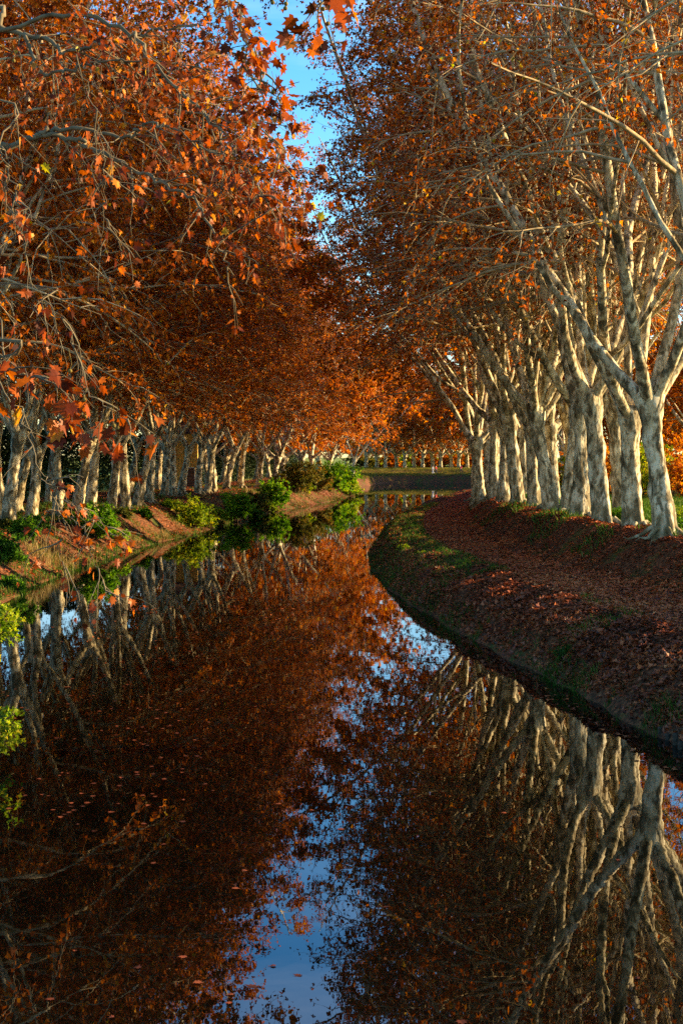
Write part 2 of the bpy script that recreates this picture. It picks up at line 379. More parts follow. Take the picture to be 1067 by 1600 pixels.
def ball(g, c, rad, n=8, m=6, rnd=.5, squash=(1,1,1)):
    th=np.linspace(0,pi,m+1)[1:-1]; ph=np.arange(n)/n*2*pi
    V=[(0,0,1)]+[(sin(a)*cos(b),sin(a)*sin(b),cos(a)) for a in th for b in ph]+[(0,0,-1)]
    V=np.array(V)*rad*np.array(squash)+c; k=len(V)-1
    T=[[0,1+j,1+(j+1)%n] for j in range(n)]+[[k,1+(m-2)*n+(j+1)%n,1+(m-2)*n+j] for j in range(n)]
    Q=[[1+i*n+j,1+(i+1)*n+j,1+(i+1)*n+(j+1)%n,1+i*n+(j+1)%n] for i in range(m-2) for j in range(n)]
    g.add(V,np.array(T),rnd); g.F.setdefault(4,[]).append(np.array(Q)+g.n-len(V))

def make_tree_meshes(seed, hf=4.2, r0=.40, top=24., nl=5, R=8.5, sec_m=15, ter_m=9, tw_m=5, leaf_m=7,
                     leaf=.17, zlow=6.3, lean=(0.5,0), thin_low=0.0, sides=22, low_density=1.0, tmpl=0, canal=1.12, incs=(.5,1.0), envt=(.92,.68,.25), zcanal=None, lm='leaf'):
    r=np.random.default_rng(seed); gt,gb,gl=Geo(),Geo(),Geo()
    c=trunk_geo(gt,r,hf,r0,lean,sides)
    az=np.arange(nl)/nl*2*pi+r.uniform(-.35,.35,nl)
    if nl>1: az[0]=r.uniform(-.7,.7)
    inc=r.uniform(incs[0],incs[1],nl)
    D0=np.stack([np.cos(az)*np.sin(inc),np.sin(az)*np.sin(inc),np.cos(inc)],-1)
    P0=c+D0*np.array([.12,.12,.0])-np.array([0,0,.25])
    Ll=r.uniform(.85,1.02,nl)*(top-hf)*1.04
    # limbs bend upward
    P=grow(P0,D0,Ll,16,0,.085,r,decay=.16)
    rl=r0*r.uniform(.34,.46,nl)
    t=np.linspace(0,1,17)
    RR=rl[:,None]*(1-t[None])**.75+.02; RR[:,0]*=1.25
    tubes(gt,P,RR,10)
    # sub limbs
    tt=np.stack([r.uniform(.10,.22,nl),r.uniform(.26,.42,nl),r.uniform(.45,.6,nl)],1); q,T=sample(P,tt)
    sd=side_dir(T,r.uniform(.4,.7,(nl,3)),r,.2)
    SL=(Ll[:,None]*(1-tt)*r.uniform(.55,.85,(nl,3))).ravel()
    P2=grow(q.reshape(-1,3),sd.reshape(-1,3),SL,12,-.9,.09,r)
    r2=(rl[:,None]*(1-tt)**.75*.6).ravel()
    t2=np.linspace(0,1,13); tubes(gt,P2,r2[:,None]*(1-t2[None])**.8+.014,8)
    # secondaries
    def secs(Pp, m, t0, pr, pw):
        B=len(Pp); t=t0+(1-t0)*(np.arange(m)[None]+r.random((B,m)))/m
        q,T=sample(Pp,t); q=q.reshape(-1,3); T=T.reshape(-1,3); lim=(pr[:,None]*(1-t)**pw*.62+.010).ravel()
        z=q[:,2]; ax=q[:,:2]-c[:2]; rad=np.linalg.norm(ax,axis=1)
        env=R*np.interp(z,[5,8,12,17,21,top+1],[.7,.92,1.0,envt[0],envt[1],envt[2]])
        out=np.concatenate([norm(ax),np.zeros((len(q),1))],1)
        d=side_dir(T,r.uniform(.7,1.25,len(q)),r,.1,out*1.1)
        d[:,2]=np.maximum(d[:,2],-.05)
        env=env*np.where(d[:,0]>0,canal,1)
        L=np.clip((env-rad)*r.uniform(.7,1.15,len(q)),1.6,7.5)
        keep=(z>zlow) if zcanal is None else ((z>zlow)|((z>zcanal)&(d[:,0]>.25)))
        return q[keep],d[keep],L[keep],lim[keep]
    qa,da,la,ka=secs(P,sec_m,.13,rl,.75); qb,db,lb,kb=secs(P2,int(sec_m*.6),.1,r2,.8); lim=np.concatenate([ka,kb])
    q=np.concatenate([qa,qb]); d=np.concatenate([da,db]); L=np.concatenate([la,lb])
    PS=grow(q,d,L,9,.42,.10,r)
    ts=np.linspace(0,1,10); rs=np.minimum(.015+.0078*L,lim)
    tubes(gb,PS,rs[:,None]*(1-ts[None])**.8+.005,6)
    # tertiaries
    B=len(PS); t=.18+.82*(np.arange(ter_m)[None]+r.random((B,ter_m)))/ter_m
    q,T=sample(PS,t); LT=(np.clip(L*.30,.6,2.0)[:,None]*r.uniform(.6,1.3,(B,ter_m))).ravel()
    d=side_dir(T,r.uniform(.5,1.1,(B,ter_m)),r,-.05)
    q=q.reshape(-1,3); d=d.reshape(-1,3)
    PT=grow(q,d,LT,5,.5,.14,r)
    tubes(gb,PT,(.006+.005*LT)[:,None]*(1-np.linspace(0,1,6)[None])**.7+.0035,4)
    B=len(PT); t=.15+.85*(np.arange(tw_m)[None]+r.random((B,tw_m)))/tw_m
    q,T=sample(PT,t); d=side_dir(T,r.uniform(.4,1.0,(B,tw_m)),r,-.2)
    LW=r.uniform(.3,.75,B*tw_m); q=q.reshape(-1,3); d=d.reshape(-1,3)
    PW=grow(q,d,LW,3,.5,.15,r)
    tubes(gb,PW,np.broadcast_to(np.array([.006,.0045,.0035,.002]),(len(PW),4)),3)
    # leaves
    t=r.uniform(.15,1,(len(PW),leaf_m)); q,T=sample(PW,t); q=q.reshape(-1,3); T=T.reshape(-1,3)
    q=q+r.normal(size=q.shape)*.07
    keep=np.ones(len(q),bool)
    if low_density<1:
        rad=np.linalg.norm(q[:,:2]-c[:2],axis=1)
        p=np.where((rad<5.6)&(q[:,2]<20),low_density,1)*np.where(q[:,0]>3.2,.9,np.interp(q[:,2],[8,14],[.45,1])); keep=r.random(len(q))<p
    q=q[keep]; T=T[keep]
    d=T*.5+r.normal(size=q.shape)*.7+np.array([0,0,-.55])
    cl=vn(q[:,0]*.5+seed,q[:,1]*.5+q[:,2]*.6,1.0)*.35
    rnd=np.clip(r.beta(2.0,2.3,len(q))+cl,0,1)
    leaves(gl,q,leaf*r.uniform(.65,1.2,len(q)),d,tmpl,rnd,r=r)
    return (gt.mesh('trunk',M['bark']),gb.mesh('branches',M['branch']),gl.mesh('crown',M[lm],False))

ORD=['first','second','third','fourth','fifth','sixth','seventh','eighth','ninth','tenth','eleventh','twelfth','thirteenth','fourteenth','fifteenth','sixteenth','seventeenth','eighteenth','nineteenth','twentieth','twenty-first','twenty-second','twenty-third','twenty-fourth','twenty-fifth']
def put_tree(meshes, x, y, rz, label, group, sc=(1,1,1), tilt=(0,0), name='plane_tree'):
    z=float(terrain(np.array([x]),np.array([y]),False)[0][0])
    e=empty(name,(x,y,z),rz); e.scale=sc; e.rotation_euler=(tilt[0],tilt[1],rz)
    tag(e,label,'tree',group)
    for nm,me in zip(('trunk','branches','crown'),meshes):
        link(bpy.data.objects.new(nm,me),e)
    return e

VR=[make_tree_meshes(100+i,hf=h,r0=.345,lean=(l,0),low_density=.18,R=8.4,nl=n+1,sec_m=11,ter_m=8,tw_m=4,zlow=8.0,incs=(.35,.85),sides=26,leaf_m=5,top=26,leaf=.15,canal=1.12) for i,(h,l,n) in enumerate([(4.3,.5,5),(3.9,.2,4),(4.6,.8,5),(4.1,.4,4),(4.4,-.1,5)])]
VL=[make_tree_meshes(200+i,hf=h,r0=.31,lean=(l,0),R=9.2,nl=n,sec_m=15,zlow=5.2,leaf_m=7,top=27,canal=1.28,incs=a,envt=(.98,.85,.4),lm='leaf_lit') for i,(h,l,n,a) in enumerate([(4.6,.2,4,(.35,.7)),(3.9,.4,4,(.5,.9)),(5.2,.1,4,(.3,.6)),(4.2,.7,3,(.45,.9))])]
VN=make_tree_meshes(150,hf=4.2,r0=.37,low_density=.2,R=8.2,nl=4,sec_m=9,ter_m=7,tw_m=3,zlow=7.5,leaf_m=3,top=26,leaf=.15)
VN2=make_tree_meshes(151,hf=4.6,r0=.36,low_density=.2,R=7.5,nl=5,sec_m=9,ter_m=7,tw_m=3,zlow=8,leaf_m=3,top=25,leaf=.15,lean=(.4,0),incs=(.3,.7))
VG=[make_tree_meshes(400+i,hf=3.7,r0=.35,lean=(l,0),R=9.3,nl=4,sec_m=11,ter_m=7,tw_m=4,leaf_m=7,leaf=.22,zlow=8,zcanal=3.9,top=26,sides=14,low_density=.8,lm='leaf_lit') for i,l in enumerate([.4,.0])]
VB=[make_tree_meshes(500+i,hf=2.6,r0=.28,lean=(.2,0),R=6.5,nl=4,sec_m=11,ter_m=8,tw_m=4,leaf_m=6,leaf=.23,zlow=2.6,top=17,sides=12,lm='gold') for i in range(2)]
VF=[make_tree_meshes(300+i,hf=3.0,r0=.36,lean=(l,0),R=8.0,nl=4,sec_m=11,ter_m=7,tw_m=4,leaf_m=5,leaf=.30,zlow=3.4,top=25,lm='leaf_lit',sides=12) for i,l in enumerate([.3,-.3])]

# right row (the visible trunks)
RT=[(1035,42),(990,45.5),(945,49.5),(910,53),(884,57),(857,61),(836,65),(812,69),(790,73),(770,77.5),(752,82)]
look=['nearest pale plane tree with the widest lumpy fork at right','mottled plane tree directly behind the nearest lumpy forked one','third plane tree of the right row, knobbly burls down its sunny side','fourth plane tree of the right row, tall straight trunk in half shade','fifth plane tree of the right row, leaning back with a sunlit foot']
for i,(u,D) in enumerate(RT):
    x=(u-HX)/F*D
    lab=look[i] if i<5 else '%s plane tree from the near end of the right towpath row'%ORD[i]
    f=-1 if i%2 else 1
    put_tree(VR[i%5] if i<10 else VG[i%2],x,D,pi+random.uniform(-.35,.35),lab,'plane trees along the right towpath',(1,f,random.uniform(.96,1.04)),(random.uniform(-.03,.03),random.uniform(-.05,.01) if i!=4 else -.12))
for i,(x,D) in enumerate([(8.6,88),(9.8,95),(11.4,102),(13.2,110),(15.2,119),(17.4,128),(19.8,138),(23.5,150),(26.5,162),(30,175)]):
    put_tree(VG[i%2],x,D,pi*.85+random.uniform(-.3,.3),'%s plane tree round the bend behind the right towpath row'%ORD[i],'plane trees along the right towpath',(1.2 if i<6 else 1,-1 if i%2 else 1,random.uniform(.93,1.03)))
for i,(u,D) in enumerate([(967,56),(926,61),(896,66),(868,71),(845,76),(822,82)]):
    put_tree(VN if i%2 else VN2,(u-HX)/F*D,D,pi+random.uniform(-.4,.4),'%s slimmer plane tree standing just behind the gaps of the right towpath row'%ORD[i],'slimmer plane trees behind the towpath row',(.82,.82 if i%2 else -.82,random.uniform(.92,1.0)),(random.uniform(-.03,.03),random.uniform(-.04,.02)))
# trees of the same row beside and behind the camera: crowns reach into the top of the view
for i,(x,D,lab) in enumerate([(10.3,35,'plane tree just outside the right edge whose branches cross the upper right'),(12,26,'closest right bank plane tree, only its topmost branches reaching in')]):
    put_tree(VN,x,D,pi+.2,lab,'plane trees along the right towpath',(.9,1,1))
# outer trees in the sun behind the towpath row
for i,(x,D) in enumerate([(24,119),(27.5,121),(31,119),(34,122)]):
    put_tree(VB[i%2],x,D,random.uniform(0,6),'%s sunlit orange tree out in the field beyond the right row'%ORD[i],'orange trees beyond the towpath row',(1,1,random.uniform(.85,1.15)))

for i,(x,D) in enumerate([(27.5,104),(33,107)]):
    put_tree(VF[i],x,D,2.5*i,['tall rust plane tree standing apart in the field at the far right','second tall rust plane tree in the field, half hidden at the right edge'][i],'tall trees in the right field')
# left rows
LF=[(17,64),(48,69),(90,75),(122,78),(145,80),(172,84),(196,86),(216,92),(236,97),(257,108),(270,110),(284,114),(312,118),(323,122),(333,126),(354,131),(378,137),(404,140),(430,152),(446,160),(468,172),(490,186),(512,200)]
for i,(u,D) in enumerate(LF):
    x=(u-HX)/F*D
    put_tree(VL[i%4] if D<150 else VF[i%2],x,D,random.uniform(-.35,.35),'%s plane tree from the left in the front row of the left bank'%ORD[i],'front row of plane trees on the left bank',(1,-1 if i%3==1 else 1,random.uniform(.93,1.04)),(0,random.uniform(-.03,.04)))
LBk=[(36,68),(62,76),(112,88),(170,98),(210,104),(226,116),(270,128),(292,134),(322,142),(344,148),(366,156),(392,165),(416,176),(436,186),(456,198)]
for i,(u,D) in enumerate(LBk):
    x=(u-HX)/F*D-1.2
    put_tree(VL[(i+2)%4] if D<130 else VF[i%2],x,D,random.uniform(-.6,.6),'%s plane tree from the left in the shaded back row behind the left bank'%ORD[i],'back row of plane trees on the left bank',(1,-1 if i%2 else 1,random.uniform(.9,1.0)))
for i,(x,D) in enumerate([(-14.5,52),(-14,43),(-18.5,58),(-15.2,33)]):
    put_tree(VL[i%4],x,D,random.uniform(-.2,.2),['plane tree left of the frame, its crown over the left bank','nearer plane tree left of the frame with orange crown','rear plane tree hidden left of the frame behind the crowns','plane tree by the camera on the left whose orange crown fills the upper left'][i],'front row of plane trees on the left bank')
# far row across the bend
for i in range(13):
    u=[573,588,603,619,633,646,661,675,689,704,717,729,741][i]; D=283+(i%2)*9
    put_tree(VF[i%2],(u-HX)/F*D,D,random.uniform(-1.4,-1.0)-.4,'%s thin plane tree from the left in the distant row across the bend'%ORD[i],'distant plane trees across the bend',(1.15,1.15,random.uniform(.95,1.03)))
for i in range(5):  # trees added past the visible far row to cast shade on the far bank
    put_tree(VF[i%2],41+i*9,265-i*1.2,-pi/2+random.uniform(-.4,.4),'%s tree added to the far row behind the right trunks to shade the bank'%ORD[i],'distant plane trees across the bend',(1.15,1.15,1))
for i in range(15):
    put_tree(VB[i%2],-6+i*3.9+random.uniform(-1,1),338+(i%3)*9,random.uniform(0,6),'%s low orange tree from the left behind the distant trees'%ORD[i],'low orange trees in the far field',(1.1,1.1,random.uniform(.5,.75)))
for i,(x,D) in enumerate([(8,222+20),(-2,240),(-6,262),(-12,285),(2,268),(-14,235)]):
    put_tree(VF[i%2],x-6,D,random.uniform(0,6),'%s tree filling the corner where the left bank turns'%ORD[i],'trees at the corner of the left bank',(1,1,.95))

# ------------------------------------------------------------------ near overhanging tree on the left
def overhang():
    r=np.random.default_rng(55)
    e=empty('overhanging_plane_tree',(-10.6,15.5,1.6)); tag(e,'near plane tree whose branches hang into the upper left with big rust leaves','tree')
    org=np.array([-10.6,15.5,1.6])
    gt,gb,gl,gf=Geo(),Geo(),Geo(),Geo()
    c=trunk_geo(gt,r,4.0,.45,(.4,0))
    def line(pts,r0,r1,root=None,n=6,sides=8,g=None):
        Q=[px(*p)-org for p in pts]
        if root is not None: Q=[np.array(q) for q in root]+Q
        Q=np.array(Q); P=[]
        A=np.vstack([2*Q[0]-Q[1],Q,2*Q[-1]-Q[-2]])
        for i in range(1,len(A)-2):
            for t in np.arange(n)/n:
                a,b,c_,d=A[i-1:i+3]; P.append(.5*((2*b)+(-a+c_)*t+(2*a-5*b+4*c_-d)*t*t+(-a+3*b-3*c_+d)*t**3))
        P.append(A[-2]); P=np.array(P); P[1:-1]+=r.normal(size=P[1:-1].shape)*.02; r0*=.72; r1*=.8
        tubes(g or gb,P[None],np.linspace(r0,r1,len(P))[None],sides); return P
    def dress(P, m, L, t0=.2, leafsz=.078, lm=5, tw=3, droop=.6, dens=1.0):
        t=t0+(1-t0)*(np.arange(m)+r.random(m))/m
        q,T=sample(P[None],t[None]); d=side_dir(T,r.uniform(.5,1.1,(1,m)),r,-.1)
        PT=grow(q[0],d[0],L*r.uniform(.5,1.3,m),6,droop,.13,r)
        tubes(gb,PT,np.broadcast_to(np.linspace(.009,.003,7),(m,7)),4)
        t=.2+.8*(np.arange(tw)[None]+r.random((m,tw)))/tw
        q,T=sample(PT,t); d=side_dir(T,r.uniform(.4,1.,(m,tw)),r,-.2)
        PW=grow(q.reshape(-1,3),d.reshape(-1,3),r.uniform(.15,.4,m*tw),3,.6,.15,r)
        tubes(gb,PW,np.broadcast_to(np.array([.004,.0032,.0026,.0018]),(len(PW),4)),3)
        t=r.uniform(.3,1,(len(PW),lm)); q,T=sample(PW,t); q=q.reshape(-1,3); T=T.reshape(-1,3)
        k=r.random(len(q))<dens; q=q[k]; T=T[k]; q=q+r.normal(size=q.shape)*.05
        leaves(gl,q,leafsz*r.uniform(.5,1.2,len(q)),T*.5+r.normal(size=q.shape)*.6+np.array([0,0,-.6]),1,np.clip(r.beta(1.8,1.9,len(q)),0,1),r=r)
        return PT
    rt=lambda z:[c,(1.6,.3,z)]
    A=line([(-60,20,17),(0,42,17),(50,56,17),(75,60,17),(100,80,16.8),(140,72,16.5),(200,58,16.5),(250,48,16.5),(320,40,16)],.06,.012,rt(7.0)); dress(A,26,.9,.35)
    A2=line([(40,56,17),(52,90,16.8),(70,115,16.5),(100,112,16),(140,100,16),(190,92,16),(260,98,16),(330,108,15.6)],.035,.008); dress(A2,18,.7,.3)
    B=line([(-60,240,15),(0,235,15),(55,215,15),(110,215,15),(150,232,15),(210,262,14.8),(260,292,14.5),(310,318,14.3),(345,390,14),(365,430,14)],.06,.008,rt(5.5)); dress(B,14,.6,.4,dens=.6)
    B2=line([(52,214,15),(75,205,15),(130,203,15),(200,218,15),(215,200,14.8),(245,194,14.6),(290,215,14.2),(340,240,14)],.04,.008); dress(B2,10,.6,.4,dens=.6)
    Cc=line([(-60,60,16),(100,20,15.6),(200,50,15),(235,95,14.8),(280,140,14.5),(325,180,14.2),(365,235,14),(395,285,13.8),(430,325,13.6)],.045,.004,rt(7.3)); dress(Cc,26,.65,.3,lm=6); dress(Cc,9,.4,.7,lm=5)
    C2=line([(280,140,14.5),(330,150,14),(375,165,13.8),(412,205,13.5),(445,262,13.3)],.012,.003); dress(C2,11,.35,.2,lm=4)
    C3=line([(325,180,14.2),(365,192,14.2),(400,205,14.1),(425,222,14)],.01,.003); dress(C3,6,.3,.2,lm=4)
    Dd=line([(150,-120,12.5),(300,-60,12),(350,-20,11.5),(378,45,11.2),(402,100,11),(425,135,10.8),(468,128,10.8)],.03,.003,[c,(1.5,-1,7.6)]); dress(Dd,9,.3,.3,lm=4,leafsz=.09)
    D2=line([(350,-20,11.5),(375,10,11),(385,60,11),(382,110,11),(386,150,11)],.01,.003); dress(D2,9,.3,.1,lm=4,leafsz=.09)
    E=line([(300,-160,12),(420,-80,11),(480,-30,10.5),(505,2,10.2),(520,12,10)],.02,.003,[c,(1.8,-2,8.2)]); dress(E,5,.2,.8,lm=2,leafsz=.12)
    Fb=line([(-80,540,10.2),(0,565,10.1),(40,585,10),(100,600,10),(150,622,10),(200,655,10)],.022,.004,[c,(1.5,-3,3.2)]); dress(Fb,12,.28,.25,lm=3,leafsz=.12,dens=.8)
    Gb=line([(-60,480,14),(0,600,13.6),(40,660,13.4),(62,735,13.3),(85,765,13.2),(95,820,13.1),(100,870,13.1),(106,905,13)],.014,.002,[c,(2.5,-1,3.9)],sides=5); dress(Gb,8,.3,.4,lm=2,tw=2,leafsz=.08,dens=.6)
    G2=line([(60,740,13.3),(90,790,13.2),(120,815,13.1),(140,840,13),(146,870,13),(160,905,13),(168,935,13)],.008,.002,sides=5); dress(G2,9,.22,.05,lm=3,tw=2,leafsz=.08,dens=.8,droop=.5)
    G3=line([(88,775,13.2),(120,790,13.1),(150,812,13),(175,835,13)],.006,.002,sides=5); dress(G3,6,.2,.1,lm=3,tw=2,leafsz=.08,dens=.8,droop=.5)
    Hb=line([(-60,150,13),(0,230,12.6),(20,275,12.4),(35,330,12.3),(40,400,12.2)],.018,.003,[c,(1.6,-1.2,6)]); dress(Hb,12,.4,.3,lm=3,leafsz=.09)
    H2=line([(0,440,12.6),(60,470,12.2),(110,520,12),(125,590,12)],.012,.003,[c,(2,-1.2,5)]); dress(H2,10,.45,.2,lm=3,leafsz=.085,dens=.7)
    H3=line([(120,85,13),(140,150,12.8),(155,190,12.6),(163,260,12.5),(165,330,12.5),(168,380,12.5)],.007,.002,sides=5); dress(H3,10,.3,.3,lm=2,leafsz=.09,dens=.7)
    link(bpy.data.objects.new('trunk',gt.mesh('trunk',M['bark'])),e)
    link(bpy.data.objects.new('branches',gb.mesh('branches',M['twig'])),e)
    link(bpy.data.objects.new('crown',gl.mesh('crown',M['leaf_near'],False)),e)
    # hanging seed balls
    fm=plain('seed_ball',(.16,.12,.03),.9,.5,60)
    for (u,v,D) in [(380,76,11),(404,76,11),(407,83,11),(403,95,11),(388,98,11),(427,144,10.8),(447,6,10.4),(446,13,10.4),(426,4,10.5),(490,10,10.2),(512,37,10.1),(505,14,10.2),(387,137,11),(399,187,13.8),(110,580,10),(132,625,10),(133,651,10),(178,665,10),(185,670,10),(22,95,12.4)]:
        g=Geo(); p=px(u,v,D)-org; ball(g,p,.0165,10,8); tubes(g,np.array([[p,p+np.array([.01,.01,.06]),p+np.array([-.01,0,.16])]]),np.array([[.0015,.0015,.002]]),4)
        g.build('seed_ball',fm,e)
overhang()

# ------------------------------------------------------------------ shrubs
def shrub(name,label,x,y,w,h,n,mat_,leaf,group,seed,spray=0.0,depth=None):
    r=np.random.default_rng(seed); z=float(terrain(np.array([x]),np.array([y]),False)[0][0]); z=max(z,.1)
    e=empty(name,(x,y,z-.05)); tag(e,label,'shrub',group)
    gs,gl=Geo(),Geo(); dp=depth or w
    m=34; az=r.uniform(0,2*pi,m); inc=r.uniform(.1,1.25,m)
    D0=np.stack([np.cos(az)*np.sin(inc)*w,np.sin(az)*np.sin(inc)*dp,np.cos(inc)*h*.9],-1); L=np.linalg.norm(D0,axis=1)*r.uniform(.75,1.05,m)
    P=grow(r.normal(size=(m,3))*np.array([.12,.12,.02])*w,D0,L,8,.25+spray,.09,r)
    tubes(gs,P,np.broadcast_to(np.linspace(.022,.006,9),(m,9)),5)
    k=int(n/m/14)+1
    t=r.uniform(.25,1,(m,k)); q,T=sample(P,t); d=side_dir(T,r.uniform(.4,1.2,(m,k)),r,.15)
    PW=grow(q.reshape(-1,3),d.reshape(-1,3),r.uniform(.15,.45,m*k)*(w+h)*.32,4,.3,.15,r)
    tubes(gs,PW,np.broadcast_to(np.linspace(.006,.002,5),(len(PW),5)),3)
    t=r.uniform(.2,1,(len(PW),14)); q,T=sample(PW,t); q=q.reshape(-1,3)+r.normal(size=(len(PW)*14,3))*.04; T=T.reshape(-1,3)
    q=q[(q[:,2]>-.1)] ; T=T[:len(q)]
    cl=vn(q[:,0]*1.5,q[:,2]*1.6+q[:,1],1)*.5
    leaves(gl,q,leaf*r.uniform(.6,1.3,len(q)),T*.6+r.normal(size=q.shape)*.6+np.array([0,0,-.1]),0,np.clip(r.beta(2,2,len(q))+cl,0,1),r=r)
    gs.build('stems',M['darkstem'],e); gl.build('foliage',mat_,e,False)
    return e
SG='shrubs along the left bank'
def shp(u,D): return (u-HX)/F*D
shrub('shrub','dark green shrub on the left bank behind the drooping twigs',shp(150,71),71,1.5,2.0,9000,M['green_lit'],.12,SG,1)
shrub('shrub','round yellow green shrub in front of the yellow shed',shp(303,91),91,1.7,2.2,9000,M['yellowgreen'],.13,SG,2)
shrub('shrub','bright green shrub just right of the yellow green one',shp(366,104),104,1.5,2.4,8000,M['green_lit'],.14,SG,3)
shrub('shrub','low green bush under the forked trunks of the left bank',shp(428,126),126,1.6,3.0,6000,M['green_lit'],.17,SG,4)
shrub('shrub','tall straggly olive bush beside the big green bush',shp(462,142),142,2.0,3.6,6000,M['olive'],.2,SG,5)
shrub('shrub','golden olive bush leaning over the water near the bend',shp(490,152),152,2.2,3.3,6000,M['olive'],.2,SG,6)
shrub('shrub','large dark green bush at the end of the left bank',shp(527,168),168,3.0,4.2,9000,M['green_lit'],.22,SG,7)
shrub('shrub','yellow tipped green bush overhanging the water by the bend',shp(548,172),172,1.7,2.6,6000,M['yellowgreen'],.2,SG,8)
shrub('shrub','lime green shrub at the left edge above the leafy slope',-8.35,31,1.55,2.3,6500,M['yellowgreen'],.11,SG,9)
shrub('shrub','feathery yellow green bush over the water at the left edge',-6.6,22.5,1.6,1.1,7000,M['yellowgreen'],.075,SG,10)
shrub('shrub','small green shrub at the foot of the two leftmost trunks',shp(38,60),60,.8,1.1,3500,M['green'],.1,SG,11)
shrub('shrub','sapling sized green bush low at the left edge',-12.9,54,.9,1.3,3500,M['green'],.11,SG,12)
shrub('shrub','reddish olive scrub between the green bush and the slope',shp(398,120),120,1.2,1.5,3500,M['olive'],.15,SG,13)
wk=[(8,63,.5,'olive'),(60,66,.6,'green'),(110,74,.6,'olive'),(190,80,.55,'olive'),(225,84,.6,'green'),(265,93,.6,'yellowgreen'),(335,98,.7,'olive'),(395,113,.9,'green'),(415,122,1.0,'yellowgreen'),(442,132,1.0,'olive'),(475,146,1.2,'yellowgreen'),(505,160,1.3,'olive'),(20,50,.5,'green')]
for i,(u,D,w,mm) in enumerate(wk):
    shrub('weed_clump','%s low weed clump from the left at the edge of the left bank'%ORD[i],shp(u,D),D,w,w*1.1,1600,M[mm],.09*(1+D/150),'weeds along the left water edge',90+i,spray=.3)
# shrubs at the feet of the right hand trees
for i,(u,D,lab,mm) in enumerate([(968,50,'low leafy weed clump between the second and third right trunks','green'),(1062,50,'weed clump in the sun behind the nearest right trunk','yellowgreen'),(925,57,'grassy weed clump between the third and fourth right trunks','yellowgreen'),(1050,44,'dark weed clump at the foot of the nearest right trunk','green')]):
    shrub('weed_clump',lab,shp(u,D),D,.6,.7,1500,M[mm],.07,'weeds at the feet of the right trunks',30+i)
for i,(u,D,lab) in enumerate([(660,53,'bright green weed tuft on the dark verge nearest the water bend'),(630,58,'small bright weed farther along the dark verge'),(676,51,'bright weed just right of the brightest tuft on the verge'),(880,31,'green tuft on the leafy bank in the lower right')]):
    shrub('weed_clump',lab,shp(u,D),D,.28,.3,380,M['grass' if i==3 else 'yellowgreen'],.06,'bright weeds on the right verge',50+i)

for i,(u,D,w,h,mm) in enumerate([(566,305,4,3.4,'olive'),(590,312,4,2.6,'yellowgreen'),(612,300,3.5,3.6,'leaf'),(636,314,4.5,3.0,'yellowgreen'),(660,306,4,4.2,'leaf'),(682,312,4,2.6,'yellowgreen'),(702,304,4,3.8,'leaf'),(722,312,4,3.2,'olive'),(742,306,4,4.0,'leaf')]):
    shrub('field_bush','%s sunlit bush from the left in the field beyond the distant trees'%ORD[i],shp(u,D),D,w,h,2600,M[mm],.38,'bushes in the far field',60+i)
for i,(u,D) in enumerate([(885,100),(918,97),(950,101),(985,98),(1018,101),(1052,97),(1086,100),(935,92),(1000,93),(1068,92)]):
    shrub('field_bush','%s orange leaved bush standing in the grass behind the right trunks'%ORD[i],shp(u,D),D,1.9,3.3+(i%3)*.8,3200,M['gold' if i%4 else 'yellowgreen'],.18,'orange bushes behind the right trunks',140+i)
# added hedge: near-black leaf colour stands for the shade behind the left rows
def hedge():
    g=Geo(); gs=Geo(); r=np.random.default_rng(9)
    n=60000; t=r.random(n); y=48+170*t; x=-23-.02*(y-48)+np.interp(y,[48,110,150,218],[0,2.5,9,19]); 
    hh=5.4+1.3*vn(y,y*.3,.25)+.8*vn(y,y*0+3,.9)
    zz=r.random(n)**.7*hh; xx=x+r.normal(size=n)*.9*(1-zz/hh*.5)
    q=np.stack([xx,y,1.7+zz],-1)
    leaves(g,q,.30*r.uniform(.6,1.2,n),r.normal(size=(n,3)),0,r.random(n),r=r)
    e=empty('hedge',(-22,48,1.7)); tag(e,'long near-black hedge added as shade behind the trunks of the left bank','hedge')
    o=g.build('foliage',M['dark'],e,False); o.location=(22,-48,-1.7)
hedge()

